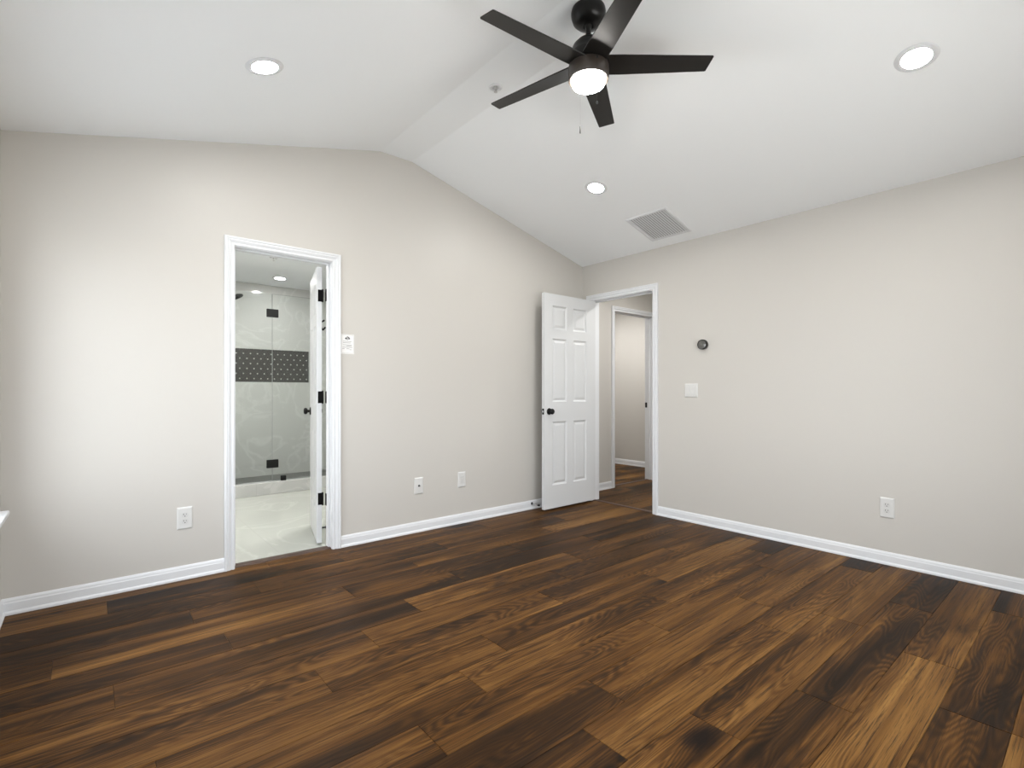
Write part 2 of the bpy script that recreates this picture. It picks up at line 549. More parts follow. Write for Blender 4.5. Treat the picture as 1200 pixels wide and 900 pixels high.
# ---- windows (beside and behind the camera; only a sill corner shows in the photo)
def window(n, a0, a1, z0, z1, world, inward, label):
    """world(a, d, z): along the wall, depth outward from the room face, height."""
    def wb(bm, a_0, a_1, d0, d1, z_0, z_1):
        v = box(bm, a_0, a_1, d0, d1, z_0, z_1)
        for q in v: q.co = Vector(world(*q.co))
    bm = bmesh.new()
    for q in ((a0, a1, .09, .145, z0, z0 + .04), (a0, a1, .09, .145, z1 - .04, z1), (a0, a0 + .04, .09, .145, z0 + .04, z1 - .04), (a1 - .04, a1, .09, .145, z0 + .04, z1 - .04)):
        wb(bm, *q)
    mid = (a0 + a1) / 2
    wb(bm, mid - .035, mid + .035, .09, .145, z0 + .04, z1 - .04)
    root = st(obj('window_%d' % n, bm, TRIM), label, 'window')
    zm = (z0 + z1) / 2
    for (xa, xb) in ((a0 + .04, mid - .035), (mid + .035, a1 - .04)):
        for (za, zb, d) in ((z0 + .04, zm + .018, .100), (zm - .018, z1 - .04, .122)):
            bm = bmesh.new()
            for q in ((xa, xb, d, d + .02, za, za + .036), (xa, xb, d, d + .02, zb - .036, zb), (xa, xa + .036, d, d + .02, za + .036, zb - .036), (xb - .036, xb, d, d + .02, za + .036, zb - .036)):
                wb(bm, *q)
            s = obj('sash', bm, TRIM, root)
            bm = bmesh.new()
            wb(bm, xa + .036, xb - .036, d + .008, d + .012, za + .036, zb - .036)
            obj('pane', bm, WGLASS, s)
    bm = bmesh.new()
    wb(bm, a0 - .085, a1 + .085, -.048, 0, z0 - .022, z0)
    wb(bm, a0, a1, 0, .09, z0 - .022, z0)
    obj('window_sill', bm, TRIM, root, bevel=.006, seg=3)
    bm = bmesh.new()
    pr = [(0, z0 - .022), (-.030, z0 - .022), (-.030, z0 - .030), (-.018, z0 - .046), (-.012, z0 - .075), (0, z0 - .082)]
    loft(bm, [[world(a, d, z) for d, z in pr] for a in (a0 - .06, a1 + .06)])
    obj('apron', bm, TRIM, root)
window(1, WIN_L['y0'], WIN_L['y1'], WIN_L['z0'], WIN_L['z1'], lambda a, d, z: (XL - d, a, z), 1, 'double window in the left wall, its white sill end at the left edge')
window(2, WIN_N['x0'], WIN_N['x1'], WIN_N['z0'], WIN_N['z1'], lambda a, d, z: (a, YN - d, z), 1, 'unseen double window added behind the camera for daylight')

# ---- door surrounds, jambs
wA = lambda a, z, v: (a, YF - v, z)
wAb = lambda a, z, v: (a, YF + TH + v, z)
wB = lambda a, z, v: (XR - v, a, z)
wBh = lambda a, z, v: (XR + TH + v, a, z)
t1 = st(casing('trim_1', BD['x0'] - .004, BD['x1'] + .004, BD['z'] + .004, wA), 'white moulded surround of the bathroom doorway', 'door frame')
casing('bathroom_side_casing', BD['x0'] - .004, BD['x1'] + .004, BD['z'] + .004, wAb, t1)
j0, j1 = YF - .001, YF + TH + .001
x0, x1, zt = BD['x0'], BD['x1'], BD['z']
obj('jamb', boxes((x0 - .018, x0, j0, j1, 0, zt + .018), (x1, x1 + .018, j0, j1, 0, zt + .018), (x0, x1, j0, j1, zt, zt + .018)), TRIM, t1, bevel=.001)
s0, s1 = YF + .042, YF + .075
obj('stop_moulding', boxes((x0, x0 + .011, s0, s1, 0, zt), (x1 - .011, x1, s0, s1, 0, zt), (x0 + .011, x1 - .011, s0, s1, zt - .011, zt)), TRIM, t1, bevel=.002)
t2 = st(casing('trim_2', HD['y0'] - .004, HD['y1'] + .004, HD['z'] + .004, wB), 'white moulded surround of the hallway doorway', 'door frame')
casing('hall_side_casing', HD['y0'] - .004, HD['y1'] + .004, HD['z'] + .004, wBh, t2)
j0, j1 = XR - .001, XR + TH + .001
y0, y1, zt = HD['y0'], HD['y1'], HD['z']
obj('jamb', boxes((j0, j1, y0 - .018, y0, 0, zt + .018), (j0, j1, y1, y1 + .018, 0, zt + .018), (j0, j1, y0, y1, zt, zt + .018)), TRIM, t2, bevel=.001)
s0, s1 = XR + .040, XR + .074
obj('stop_moulding', boxes((s0, s1, y0, y0 + .011, 0, zt), (s0, s1, y1 - .011, y1, 0, zt), (s0, s1, y0 + .011, y1 - .011, zt - .011, zt)), TRIM, t2, bevel=.002)
obj('strike_plate', boxes((XR + .004, XR + .036, y0 - .001, y0 + .0016, .91, .97)), BLACK, t2)

# ---- thresholds
bm = bmesh.new()
prism(bm, [(YF + .012, 0), (YF + .018, .007), (YF + .045, .009), (YF + .078, .009), (YF + .088, .003), (YF + .088, -.004), (YF + .012, -.004)], 'x', BD['x0'], BD['x1'])
st(obj('trim_3', bm, ADHES), 'dark wooden threshold strip of the bathroom doorway', 'threshold')
bm = bmesh.new()
prism(bm, [(XR + .02, 0), (XR + .028, .006), (XR + .045, .008), (XR + .062, .006), (XR + .07, 0), (XR + .07, -.004), (XR + .02, -.004)], 'y', HD['y0'], HD['y1'])
st(obj('trim_4', bm, ADHES), 'dark wooden threshold strip of the hallway doorway', 'threshold')

# ---- baseboards
st(baseboard('baseboard_far', XL, BD['x0'] - .061, wA), 'white baseboard left of the bathroom doorway', 'baseboard')
st(baseboard('baseboard_middle', BD['x1'] + .061, XR, wA), 'white baseboard between the bathroom doorway and the corner', 'baseboard')
st(baseboard('baseboard_right', YN, HD['y0'] - .061, wB), 'white baseboard along the right wall', 'baseboard')
st(baseboard('baseboard_corner', HD['y1'] + .061, YF, wB), 'short white baseboard behind the open white door', 'baseboard')
st(baseboard('baseboard_left', YN, YF, lambda a, z, v: (XL + v, a, z)), 'white baseboard under the window at the left edge', 'baseboard')
st(baseboard('baseboard_near', XL, XR, lambda a, z, v: (a, YN + v, z)), 'white baseboard behind the camera', 'baseboard')

# ================================================================== bathroom
BX0, BX1, BY0, BY1, BZ = XL, 2.66, YF + TH, 7.15, 2.53
CY0, CY1, CZ = 5.957, 6.075, .132
st(obj('floor_bathroom', boxes((BX0 - .1, BX1 + .1, YF + .08, CY0 + .02, -.10, 0)), MARBLE_F), 'pale marble tile floor of the bathroom', 'floor')
st(obj('floor_shower', boxes((BX0 - .1, BX1 + .1, CY0 + .02, BY1 + .1, -.10, .03)), SHFLOOR), 'dark mosaic floor of the shower', 'floor')
NX0, NX1, NZ0, NZ1 = 1.10, 2.352, 1.256, 1.684
bm = boxes((BX0, NX0, BY1, BY1 + .14, 0, BZ), (NX1, BX1 + .1, BY1, BY1 + .14, 0, BZ), (NX0, NX1, BY1, BY1 + .14, 0, NZ0), (NX0, NX1, BY1, BY1 + .14, NZ1, BZ))
st(obj('wall_shower', bm, MARBLE_W), 'polished marble wall at the back of the shower', 'wall')
bm = boxes((NX0, NX1, BY1 + .03, BY1 + .14, NZ0, NZ1))
tag(obj('mosaic_niche', bm, DOTS), 'black niche with white dots in the marble shower wall', 'niche', kind='structure')
st(obj('wall_bathroom_left', boxes((BX0 - .1, BX0, 4.6, BY1 + .14, 0, BZ)), MARBLE_S), 'marble wall on the left of the bathroom', 'wall')
st(obj('wall_bathroom_right', boxes((BX1, BX1 + .1, BY0, BY1, 0, BZ)), MARBLE_S), 'marble wall on the right of the bathroom', 'wall')
st(obj('ceiling_bathroom', boxes((BX0 - .1, BX1 + .1, BY0, BY1 + .14, BZ, BZ + .1)), CEIL), 'white flat bathroom ceiling', 'ceiling')
st(obj('shower_curb', boxes((BX0, BX1, CY0, CY1, 0, CZ)), MARBLE_C, bevel=.004), 'low marble curb in front of the shower', 'curb')

# shower glass: hinged leaf left, fixed pane right, black clamps
GY, GX, GZ1 = 6.010, 1.578, 2.215
g1 = obj('shower_door', boxes((.82, GX - .002, GY - .005, GY + .005, CZ + .012, GZ1)), SGLASS)
tag(g1, 'frameless glass shower door with black hinges, left pane above the curb', 'shower door')
obj('gasket', boxes((GX - .0045, GX - .0012, GY - .006, GY + .006, CZ + .012, GZ1)), CLEAR, g1)
for z in (2.003, .328):
    h_ = obj('hinge', boxes((GX - .060, GX + .060, GY - .014, GY - .006, z - .045, z + .045), (GX - .060, GX + .060, GY + .006, GY + .014, z - .045, z + .045)), BLACK, g1, bevel=.003)
bm = bmesh.new()
tube(bm, (.90, GY - .055, .95), (.90, GY - .055, 1.15), .010)
tube(bm, (.90, GY - .055, .97), (.90, GY - .005, .97), .007)
tube(bm, (.90, GY - .055, 1.13), (.90, GY - .005, 1.13), .007)
obj('handle', bm, BLACK, g1, smooth=True)
g2 = obj('glass_screen', boxes((GX + .002, BX1 - .002, GY - .005, GY + .005, CZ + .002, GZ1)), SGLASS)
tag(g2, 'fixed frameless glass shower pane, right of the black hinges', 'glass panel')
obj('edge', boxes((GX + .002, BX1 - .002, GY - .005, GY + .005, GZ1, GZ1 + .003)), CLEAR, g2)
for x in (1.692, 2.5):
    obj('clamp', boxes((x - .027, x + .027, GY - .016, GY - .0055, CZ + .0, CZ + .055), (x - .027, x + .027, GY + .0055, GY + .016, CZ + .0, CZ + .055)), BLACK, g2, bevel=.003)

# shower head on an arm from the back wall
sh = empty('shower_fixture', (1.335, 6.70, 2.25))
tag(sh, 'black shower head high on the left inside the shower', 'shower head')
bm = bmesh.new()
MH = Matrix.Rotation(math.radians(-28), 4, 'Y') @ Matrix.Rotation(math.radians(18), 4, 'X')
lathe(bm, [(0, .055), (.018, .055), (.022, .03), (.085, .012), (.098, .004), (.098, -.006), (0, -.006)], 32, MH)
obj('spray_face', bm, BLACK, sh, smooth=True)
bm = bmesh.new()
pts = [(-.016, -.018, .05), (-.022, .06, .09), (-.026, .2, .115), (-.03, .445, .105)]
for a, b in zip(pts, pts[1:]): tube(bm, a, b, .010)
obj('arm', bm, BLACK, sh, smooth=True)
bm = bmesh.new()
lathe(bm, [(0, 0), (.03, 0), (.028, .008), (.012, .012), (0, .012)], 24, Matrix.Translation((-.03, .449, .105)) @ Matrix.Rotation(math.radians(90), 4, 'X'))
obj('flange', bm, BLACK, sh, smooth=True)

# unseen ground slab added outside the left window to bounce light up
m_bounce = mat('pale_bounce_slab', (.52, .52, .51), .85, spec=.2, vary=.08, bump_scale=3)
st(obj('bounce_ground', boxes((-16, XL - .20, -10, 12, -.45, -.35)), m_bounce), 'unseen pale slab added outside the left window to bounce light', 'ground')

# ================================================================== hallway and the room beyond
HY, HX2 = 3.774, 6.38
D2 = dict(x0=4.762, x1=5.530, z=2.078)
bm = boxes((XR + TH, D2['x0'] - .018, HY, HY + TH, -.02, 2.54), (D2['x1'] + .018, 6.5, HY, HY + TH, -.02, 2.54), (D2['x0'] - .018, D2['x1'] + .018, HY, HY + TH, D2['z'] + .018, 2.54))
st(obj('wall_hall', bm, WALL), 'greige hallway wall with the second doorway', 'wall')
st(obj('wall_hall_end', boxes((6.5, 6.6, 2.3, HY + TH, -.02, 2.54)), WALL), 'greige wall at the end of the hallway', 'wall')
st(obj('wall_hall_near', boxes((XR + TH, 6.5, 2.3, 2.4, -.02, 2.54)), WALL), 'greige wall on the near side of the hallway', 'wall')
st(obj('wall_room_beyond', boxes((HX2, HX2 + .1, HY + TH, 5.6, -.02, 2.54)), WALL), 'greige wall seen through both hallway doorways', 'wall')
st(obj('wall_room_back', boxes((XR + TH, HX2 + .1, 5.6, 5.7, -.02, 2.54)), WALL), 'greige back wall of the room beyond the hallway', 'wall')
st(obj('wall_room_side', boxes((XR, XR + TH, YF + TH, 5.7, -.02, 2.54)), WALL), 'greige side wall of the room beyond the hallway', 'wall')
st(obj('ceiling_hall', boxes((XR + TH, 6.6, 2.3, 5.7, 2.44, 2.54)), CEIL), 'white flat hallway ceiling', 'ceiling')
wH = lambda a, z, v: (a, HY - v, z)
t5 = st(casing('trim_5', D2['x0'] - .004, D2['x1'] + .004, D2['z'] + .004, wH), 'white moulded surround of the second doorway in the hallway', 'door frame')
j0, j1 = HY - .001, HY + TH + .001
x0, x1, zt = D2['x0'], D2['x1'], D2['z']
obj('jamb', boxes((x0 - .018, x0, j0, j1, 0, zt + .018), (x1, x1 + .018, j0, j1, 0, zt + .018), (x0, x1, j0, j1, zt, zt + .018)), TRIM, t5, bevel=.001)
obj('stop_moulding', boxes((x0, x0 + .011, HY + .04, HY + .075, 0, zt), (x1 - .011, x1, HY + .04, HY + .075, 0, zt), (x0 + .011, x1 - .011, HY + .04, HY + .075, zt - .011, zt)), TRIM, t5, bevel=.002)
obj('strike_plate', boxes((x1 - .0025, x1 + .001, HY + .078, HY + .112, .925, .99)), BLACK, t5)
bm = bmesh.new()
prism(bm, [(HY + .05, 0), (HY + .056, .005), (HY + .09, .005), (HY + .096, 0), (HY + .096, -.004), (HY + .05, -.004)], 'x', x0, x1)
st(obj('trim_6', bm, ADHES), 'dark wooden threshold strip of the second doorway', 'threshold')
st(baseboard('baseboard_hall', XR + TH, D2['x0'] - .061, wH), 'white baseboard in the hallway beside the second doorway', 'baseboard')
st(baseboard('baseboard_hall_end', D2['x1'] + .061, 6.5, wH), 'white baseboard at the far end of the hallway', 'baseboard')
st(baseboard('baseboard_beyond', HY + TH, 5.6, lambda a, z, v: (HX2 - v, a, z)), 'white baseboard seen through both hallway doorways', 'baseboard')

# ================================================================== doors
def panel_door(w_, h_, th, xs, zs):
    """Six-panel leaf: x from 0 (hinge) to w_, y 0..th, z 0..h_. xs, zs: (start, end) of the panel columns and rows."""
    bm = bmesh.new()
    xb = sorted({0, w_, *[q for p in xs for q in p]})
    zb = sorted({0, h_, *[q for p in zs for q in p]})
    for y, s in ((0, 1), (th, -1)):
        for xa, xc in zip(xb, xb[1:]):
            for za, zc in zip(zb, zb[1:]):
                if (xa, xc) in xs and (za, zc) in zs:
                    loops = []
                    for ins, dep in ((0, 0), (.004, .004), (.013, .0085), (.019, .009), (.040, .003)):
                        yy = y + s * dep
                        loops.append([bm.verts.new(p) for p in ((xa + ins, yy, za + ins), (xc - ins, yy, za + ins), (xc - ins, yy, zc - ins), (xa + ins, yy, zc - ins))])
                    for a, b in zip(loops, loops[1:]):
                        for i in range(4):
                            bm.faces.new((a[i], a[(i + 1) % 4], b[(i + 1) % 4], b[i]))
                    bm.faces.new(loops[-1])
                else:
                    bm.faces.new([bm.verts.new(p) for p in ((xa, y, za), (xc, y, za), (xc, y, zc), (xa, y, zc))])
    # edges, cut at the same stations so that they weld
    for z in (0, h_):
        for xa, xc in zip(xb, xb[1:]):
            bm.faces.new([bm.verts.new(p) for p in ((xa, 0, z), (xc, 0, z), (xc, th, z), (xa, th, z))])
    for x in (0, w_):
        for za, zc in zip(zb, zb[1:]):
            bm.faces.new([bm.verts.new(p) for p in ((x, 0, za), (x, 0, zc), (x, th, zc), (x, th, za))])
    bmesh.ops.remove_doubles(bm, verts=bm.verts, dist=1e-5)
    return bm

def knob(parent, x, y, z, sgn):
    """Round black knob standing off the face at y, pointing along sgn*y."""
    M = Matrix.Translation((x, y, z)) @ Matrix.Rotation(math.radians(-90 * sgn), 4, 'X')
    bm = bmesh.new()
    lathe(bm, [(0, .055), (.014, .055), (.023, .051), (.0275, .043), (.0265, .034), (.020, .027), (.012, .023), (.0105, .012), (.0105, .008), (0, .008)], 28, M)
    k = obj('knob', bm, BLACK, parent, smooth=True)
    bm = bmesh.new()
    lathe(bm, [(0, 0), (.032, 0), (.032, .004), (.028, .009), (.012, .010), (0, .010)], 28, M)
    obj('rosette', bm, BLACK, k, smooth=True)
    k['label'] = 'round black knob'
    return k

def hinge(parent, x, y, z, plates):
    bm = bmesh.new()
    for q in plates: box(bm, *q)
    h_ = obj('hinge', bm, HINGE, parent, bevel=.0006)
    bm = bmesh.new()
    lathe(bm, [(0, z - .049), (.004, z - .048), (.0062, z - .045), (.0062, z + .045), (.004, z + .048), (0, z + .049)], 14, Matrix.Translation((x, y, 0)))
    obj('pin', bm, HINGE, h_, smooth=True)
    h_['label'] = 'black hinge'
    return h_

# hallway door, open into the bedroom
LW, LH, LT = .728, 2.042, .035
ang = math.radians(180.3)
d1 = obj('door_1', panel_door(LW, LH, LT, [(.138, .332), (.424, .622)], [(.219, .824), (1.012, 1.617), (1.707, 1.931)]), DOORW)
d1.location = (XR + .003, 3.459, .02)
d1.rotation_euler = (0, 0, ang)
st(d1, 'white six-panel door standing open beside the corner, black knob', 'door')
zk = .943 - .02
knob(d1, LW - .062, LT, zk, 1)
knob(d1, LW - .062, 0, zk, -1)
obj('latch_plate', boxes((LW - .001, LW + .0014, .005, .030, zk - .028, zk + .028)), BLACK, d1)
obj('latch_bolt', boxes((LW, LW + .010, .011, .024, zk - .009, zk + .009)), STEEL, d1, bevel=.002)
for z in (.25, 1.02, 1.80):
    hinge(d1, -.006, -.006, z, [(-.0022, .0003, -.001, .030, z - .044, z + .044)])

# bathroom door, open into the bathroom
LW2, LH2 = .605, 2.035
d2 = obj('door_2', panel_door(LW2, LH2, LT, [(.10, .255), (.35, .505)], [(.219, .824), (1.012, 1.617), (1.707, 1.931)]), DOORW)
d2.location = (1.327, YF + TH + .042, .014)
d2.rotation_euler = (0, 0, math.radians(76))
st(d2, 'white narrow bathroom door swung open, seen edge-on with black hinges', 'door')
zk = .955
knob(d2, LW2 - .06, LT, zk, 1)
knob(d2, LW2 - .06, 0, zk, -1)
for z in (.325, 1.075, 1.825):
    hinge(d2, -.004, -.005, z, [(-.0022, .0003, .000, .027, z - .044, z + .044)])
# leaves of those hinges that stay on the jamb
for z in (.339, 1.089, 1.839):
    obj('hinge_leaf', boxes((BD['x1'] - .0022, BD['x1'] + .0005, YF + TH - .034, YF + TH + .012, z - .044, z + .044)), HINGE, t1)
bm = bmesh.new()
tube(bm, (.30, 0, 1.66), (.30, -.012, 1.66), .016)
tube(bm, (.30, -.010, 1.66), (.30, -.048, 1.685), .007)
tube(bm, (.30, -.010, 1.655), (.30, -.034, 1.605), .007)
tube(bm, (.30, -.034, 1.605), (.30, -.056, 1.63), .007)
obj('robe_hook', bm, BLACK, d2, smooth=True)
bm = bmesh.new()
tube(bm, (.20, 0, .06), (.20, -.045, .06), .006)
tube(bm, (.20, -.045, .06), (.20, -.058, .06), .010)
obj('bumper', bm, BLACK, d2, smooth=True)

# door stop on the baseboard behind the hallway door
ds = empty('door_stop', (3.275, YF - .0105, .054))
tag(ds, 'small black door stop on the baseboard behind the open white door', 'door stop')
RX = Matrix.Rotation(math.radians(90), 4, 'X')
bm = bmesh.new(); lathe(bm, [(0, 0), (.013, 0), (.011, .006), (.006, .009), (0, .009)], 20, RX); obj('base', bm, BLACK, ds, smooth=True)
bm = bmesh.new(); lathe(bm, [(0, .008), (.0048, .008), (.0048, .085), (0, .085)], 14, RX); obj('rod', bm, STEEL, ds, smooth=True)
bm = bmesh.new(); lathe(bm, [(0, .084), (.0095, .084), (.0105, .10), (.008, .108), (0, .109)], 20, RX); obj('rubber_tip', bm, BLACK, ds, smooth=True)

# ================================================================== wall plates
# local frame of a plate: x across, z up, -y out of the wall
def plate(name, label, cat, loc, rz, w_=.080, h_=.132, th=.007):
    t = empty(name, loc, (0, 0, rz))
    tag(t, label, cat)
    bm = bmesh.new()
    rows = []
    for ins, d in ((0, 0), (0, .002), (.003, .005), (.008, th)):
        rows.append([(-w_ / 2 + ins, -d, -h_ / 2 + ins), (w_ / 2 - ins, -d, -h_ / 2 + ins), (w_ / 2 - ins, -d, h_ / 2 - ins), (-w_ / 2 + ins, -d, h_ / 2 - ins)])
    loft(bm, rows)
    obj('cover_plate', bm, PLATE, t)
    return t

def screw(t, x, z, y=-.007):
    bm = bmesh.new()
    lathe(bm, [(0, 0), (.0034, 0), (.003, .0012), (0, .0014)], 14, Matrix.Translation((x, y, z)) @ RX)
    obj('screw', bm, PLATE2, t, smooth=True)

def duplex(t, y=-.007):
    for s in (-1, 1):
        zc = s * .0195
        bm = bmesh.new()
        pts = [(.0172 * math.cos(a), max(-.0142, min(.0142, .0185 * math.sin(a)))) for a in [2 * math.pi * i / 32 for i in range(32)]]
        prism(bm, [(p[0], p[1] + zc) for p in pts], 'y', y + .001, y - .0022)
        rc = obj('receptacle', bm, PLATE2, t)
        for q in ((-.0078, -.0052, zc + .000, zc + .0085), (.0052, .0074, zc + .0008, zc + .0078)):
            obj('slot', boxes((q[0], q[1], y - .0028, y - .0018, q[2], q[3])), SLOT, rc)
        bm = bmesh.new()
        lathe(bm, [(0, 0), (.0028, 0), (.0028, .001), (0, .001)], 14, Matrix.Translation((0, y - .0018, zc - .0075)) @ RX)
        obj('ground_hole', bm, SLOT, rc)
    screw(t, 0, 0)

RZB = math.radians(-90)     # for plates on the right wall, facing -x
t = plate('power_outlet', 'white duplex outlet low on the wall left of the bathroom doorway', 'outlet', (.4505, YF, .3685), 0)
duplex(t)
t = plate('power_outlet', 'white duplex outlet low on the right wall', 'outlet', (XR, .9425, .3705), RZB)
duplex(t)
t = plate('cable_plate', 'white cable wall plate with a black centre jack', 'wall plate', (2.047, YF, .371), 0)
bm = bmesh.new(); lathe(bm, [(.0085, .006), (.0085, .009), (.0058, .009), (.0058, .0165), (.0040, .0165), (.0040, .007)], 18, RX); obj('jack', bm, SLOT, t, smooth=True)
screw(t, 0, .045); screw(t, 0, -.045)
t = plate('wall_plate', 'white wall plate with a rectangular insert, just right of the cable plate', 'wall plate', (2.4665, YF, .375), 0)
obj('insert', boxes((-.0165, .0165, -.0098, -.006, -.0335, .0335)), PLATE2, t, bevel=.0015)
obj('socket', boxes((-.006, .006, -.0105, -.0097, .004, .018)), PLATE, t)
screw(t, 0, .048); screw(t, 0, -.048)
t = plate('light_switch', 'white two-gang switch plate below the round thermostat', 'light switch', (XR, 2.341, 1.1405), RZB, .122, .118)
for x in (-.023, .023):
    obj('frame', boxes((x - .0168, x + .0168, -.0085, -.006, -.0335, .0335)), PLATE2, t, bevel=.001)
    bm = bmesh.new()
    prism(bm, [(-.008, -.0312), (-.0118, -.0312), (-.0098, 0), (-.0125 if x > 0 else -.0095, .0312), (-.008, .0312)], 'x', x - .0145, x + .0145)
    obj('rocker', bm, PLATE, t)
    screw(t, x, .044); screw(t, x, -.044)
obj('dimmer', boxes((-.0135, -.0095, -.0135, -.009, -.008, .012)), PLATE2, t, bevel=.001)

# round thermostat
th = empty('thermostat', (XR, 2.2265, 1.529), (0, 0, RZB))
tag(th, 'round dark thermostat with a steel rim on the right wall', 'thermostat')
bm = bmesh.new(); lathe(bm, [(0, 0), (.041, 0), (.041, .010), (.0425, .012), (.0425, .030), (.0405, .033), (.037, .033), (.037, .028), (0, .028)], 48, RX); obj('dial_ring', bm, GUN, th, smooth=True)
bm = bmesh.new(); lathe(bm, [(0, .027), (.0368, .027), (.0368, .0315), (.030, .0335), (0, .0345)], 48, RX); obj('display', bm, DARKGLASS, th, smooth=True)

# printed notice beside the bathroom doorway
PW, PH = .100, .142
pn = empty('paper_notice', (1.4575, YF, 1.478))
tag(pn, 'small white printed notice on the wall beside the bathroom doorway', 'notice')
obj('sheet', boxes((-PW / 2, PW / 2, -.0012, 0, -PH / 2, PH / 2)), PAPER, pn)
bm = bmesh.new()
for q in ((-PW / 2 + .004, PW / 2 - .004, PH / 2 - .006, PH / 2 - .0048), (-PW / 2 + .004, PW / 2 - .004, -PH / 2 + .0048, -PH / 2 + .006),
          (PW / 2 - .0052, PW / 2 - .004, -PH / 2 + .006, PH / 2 - .006), (-PW / 2 + .004, -PW / 2 + .0052, -PH / 2 + .006, PH / 2 - .006)):
    box(bm, q[0], q[1], -.0016, -.0011, q[2], q[3])
obj('border', bm, INKG, pn)
bm = bmesh.new()
prism(bm, [(-.020, .040), (-.010, .050), (-.004, .056), (-.006, .046), (-.003, .036), (-.012, .034)], 'y', -.0017, -.0011)
prism(bm, [(.020, .038), (.015, .048), (.006, .055), (.004, .050), (.008, .044), (.003, .038), (.010, .035)], 'y', -.0017, -.0011)
prism(bm, [(-.002, .060), (.003, .056), (.001, .028), (-.002, .028)], 'y', -.0017, -.0011)
obj('emblem', bm, INK, pn)
bm = bmesh.new()
for z, a, b in ((.020, -.034, .030), (.009, -.034, .024), (-.006, -.034, .032), (-.014, -.006, .032), (-.023, -.036, .036), (-.034, -.038, -.022), (-.034, -.008, .014), (-.040, .016, .032)):
    box(bm, a, b, -.0016, -.0011, z - .0016, z + .0016)
obj('text_line', bm, INKG, pn)

# ================================================================== ceiling fixtures
SLR = math.atan2(RIDGE - EAVE, XR - RX1)        # right slope
SLL = math.atan2(RIDGE - EAVE, RX0 - XL)        # left slope
def recessed(label, loc, rot, lens=LENS, group='recessed lights in the bedroom ceiling'):
    t = empty('recessed_light', loc, rot)
    tag(t, label, 'ceiling light', group)
    bm = bmesh.new(); lathe(bm, [(.059, .004), (.059, -.0055), (.064, -.0065), (.080, -.005), (.086, 0), (.086, .004)], 48); obj('trim_ring', bm, TRIM, t, smooth=True)
    bm = bmesh.new(); lathe(bm, [(0, -.0045), (.04, -.0042), (.0585, -.0035), (.0585, .002), (0, .002)], 48); obj('lens', bm, lens, t, smooth=True)
    return t
def zc(x): return gable_top(x)
recessed('lit recessed light on the left ceiling slope, above the bathroom doorway', (.655, 2.63, zc(.655)), (0, -SLL, 0))
recessed('lit recessed light on the right ceiling slope, beside the square vent', (3.005, 2.56, zc(3.005)), (0, SLR, 0))
recessed('large lit recessed light on the right ceiling slope, nearest the camera', (2.995, .591, zc(2.995)), (0, SLR, 0))
recessed('lit recessed light on the left ceiling slope, near the camera', (.655, .60, zc(.655)), (0, -SLL, 0))
recessed('lit recessed light in the shower ceiling seen through the bathroom doorway', (1.818, 6.60, BZ), (0, 0, 0), LENSS, 'recessed lights in the bathroom ceiling')
recessed('lit recessed light in the bathroom ceiling before the shower', (.50, 5.10, BZ), (0, 0, 0), LENSB, 'recessed lights in the bathroom ceiling')
recessed('added unseen recessed light in the bathroom ceiling just inside the doorway', (1.55, 4.45, BZ), (0, 0, 0), LENSB, 'recessed lights in the bathroom ceiling')  # lamp added out of view to brighten the bathroom
recessed('added unseen recessed light in the hallway ceiling', (4.75, 2.80, 2.44), (0, 0, 0), LENSH, 'added lights in the hallway ceilings')  # unseen lamp added to light the hallway
recessed('added unseen recessed light in the ceiling of the room beyond the hallway', (5.45, 4.75, 2.44), (0, 0, 0), LENSR, 'added lights in the hallway ceilings')  # unseen lamp added to light the far room

# air return vent on the right slope
vx, vy, vw, vl = 3.676, 2.452, .415, .392       # centre, size along the slope, size along y
av = empty('ceiling_vent', (vx, vy, zc(vx)), (0, SLR, 0))
tag(av, 'square white louvred vent on the right ceiling slope', 'vent')
bm = bmesh.new()
fr = .028
pr = [(0, 0), (.004, .007), (.020, .009), (fr, .006), (fr, 0)]      # (inward, drop)
rows = []
for sx, sy in ((-1, -1), (1, -1), (1, 1), (-1, 1), (-1, -1)):
    rows.append([(sx * (vw / 2 - u), sy * (vl / 2 - u), -d) for u, d in pr])
vv = [[bm.verts.new(p) for p in r] for r in rows]
for a, b in zip(vv, vv[1:]):
    for i in range(len(pr) - 1):
        bm.faces.new((a[i], a[i + 1], b[i + 1], b[i]))
bmesh.ops.remove_doubles(bm, verts=bm.verts, dist=1e-5)
obj('frame', bm, TRIM, av)
obj('duct_back', boxes((-vw / 2 + fr, vw / 2 - fr, -vl / 2 + fr, vl / 2 - fr, -.0012, -.0004)), DUCT, av)
n = 15
for i in range(n):
    y = -vl / 2 + fr + (i + .5) * (vl - 2 * fr) / n
    bm = boxes((-vw / 2 + fr - .002, vw / 2 - fr + .002, -.0086, .0086, -.0008, .0008))
    bmesh.ops.transform(bm, matrix=Matrix.Translation((0, y, -.0058)) @ Matrix.Rotation(math.radians(9), 4, 'X'), verts=bm.verts)
    obj('slat', bm, TRIM, av)

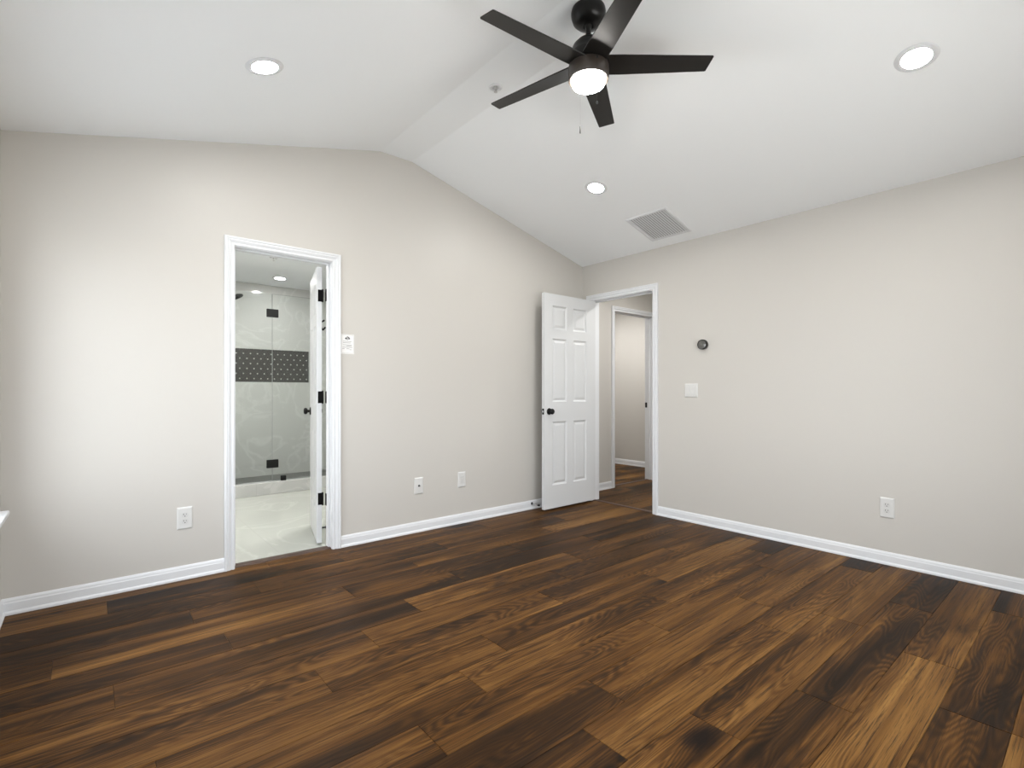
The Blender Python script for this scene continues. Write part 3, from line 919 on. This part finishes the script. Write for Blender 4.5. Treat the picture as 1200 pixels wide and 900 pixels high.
# fire sprinklers
def sprinkler(label, loc):
    t = empty('sprinkler', loc)
    tag(t, label, 'sprinkler')
    bm = bmesh.new(); lathe(bm, [(.041, 0), (.041, -.003), (.034, -.008), (.020, -.006), (.018, -.002), (.018, 0)], 32); obj('escutcheon', bm, TRIM, t, smooth=True)
    bm = bmesh.new(); lathe(bm, [(0, 0), (.011, 0), (.010, -.012), (.007, -.015), (0, -.015)], 18); obj('body', bm, STEEL, t, smooth=True)
    bm = bmesh.new()
    tube(bm, (.008, 0, -.014), (.003, 0, -.030), .0022, 8)
    tube(bm, (-.008, 0, -.014), (-.003, 0, -.030), .0022, 8)
    tube(bm, (0, 0, -.014), (0, 0, -.029), .0022, 8)
    obj('yoke', bm, STEEL, t)
    bm = bmesh.new(); lathe(bm, [(0, -.029), (.011, -.030), (.011, -.032), (0, -.033)], 20); obj('deflector', bm, STEEL, t)
sprinkler('small white and steel sprinkler on the flat ridge strip behind the fan', (1.884, 2.389, RIDGE))
sprinkler('small sprinkler on the bathroom ceiling before the shower', (1.492, 5.632, BZ))

# ------------------------------------------------------------------ ceiling fan
FX, FY = 1.847, 1.621
fan = empty('ceiling_fan', (FX, FY, RIDGE))
tag(fan, 'black five-blade ceiling fan with a lit round light', 'ceiling fan')
Z = lambda z: z - RIDGE
bm = bmesh.new(); lathe(bm, [(.080, 0), (.083, Z(2.955)), (.082, Z(2.938)), (.074, Z(2.914)), (.058, Z(2.898)), (.034, Z(2.890)), (.024, Z(2.889)), (.024, Z(2.896)), (0, Z(2.896))], 40); obj('canopy', bm, HOUS, fan, smooth=True)
bm = bmesh.new(); lathe(bm, [(0, Z(2.90)), (.021, Z(2.899)), (.017, Z(2.884)), (.0125, Z(2.878)), (.0125, Z(2.822)), (0, Z(2.822))], 24); obj('downrod', bm, HOUS, fan, smooth=True)
bm = bmesh.new(); lathe(bm, [(0, Z(2.846)), (.017, Z(2.845)), (.020, Z(2.832)), (.030, Z(2.827)), (.054, Z(2.815)), (.074, Z(2.794)), (.083, Z(2.772)), (.088, Z(2.752)), (.092, Z(2.746)), (.092, Z(2.695)), (0, Z(2.695))], 48); obj('motor_housing', bm, HOUS, fan, smooth=True)
bm = bmesh.new(); lathe(bm, [(0, Z(2.696)), (.094, Z(2.695)), (.097, Z(2.690)), (.0975, Z(2.645)), (.0965, Z(2.632)), (.093, Z(2.626)), (.083, Z(2.626)), (.082, Z(2.632)), (0, Z(2.632))], 48); lk = obj('light_kit', bm, KIT, fan, smooth=True)
bm = bmesh.new(); lathe(bm, [(.0795, Z(2.631)), (.0795, Z(2.616)), (.076, Z(2.607)), (.060, Z(2.599)), (.035, Z(2.594)), (0, Z(2.592))], 48); obj('glass_globe', bm, FANLENS, lk, smooth=True)
PITCH = math.radians(-10)
BZ_ = Z(2.703)
for k in range(5):
    a = math.radians((174.655, 102.655, 30.655, -41.345, -116.3)[k])
    bm = bmesh.new()
    r0, r1, wr, wt, tk = .060, .588, .061, .045, .0032
    outline = [(r0, wr - .003), (.16, wr - .003), (r1 - .020, wt), (r1 - .014, wt - .003), (r1 - .004, -wt + .004), (r1 - .008, -wt), (.16, -wr + .003), (r0, -wr + .003)]
    prism(bm, outline, 'z', -tk, tk)
    M = Matrix.Translation((0, 0, BZ_)) @ Matrix.Rotation(a, 4, 'Z') @ Matrix.Rotation(PITCH, 4, 'X')
    bmesh.ops.transform(bm, matrix=M, verts=bm.verts)
    obj('blade', bm, BLADE, fan, bevel=.0015)
# pull chains
ca = math.radians(YAW)
fwd, rgt = Vector((math.cos(ca), math.sin(ca), 0)), Vector((math.sin(ca), -math.cos(ca), 0))
def chain(dr, df, za, zb, fob, cr_):
    p = rgt * dr - fwd * df
    bm = bmesh.new()
    tube(bm, (p.x, p.y, Z(za)), (p.x, p.y, Z(zb)), cr_, 6)
    lathe(bm, [(0, .006), (.005, .004), (.005, -.004), (0, -.006)], 12, Matrix.Translation((p.x, p.y, Z(za))))
    c = obj('pull_chain', bm, CHAIN, fan)
    bm = bmesh.new()
    lathe(bm, [(0, fob), (.0028, fob - .002), (.0042, .006), (.003, .001), (0, 0)], 14, Matrix.Translation((p.x, p.y, Z(zb) - fob)))
    obj('fob', bm, CHAIN, c, smooth=True)
chain(.026, .097, 2.680, 2.475, .016, .0006)
chain(-.026, -.099, 2.690, 2.462, .038, .00025)
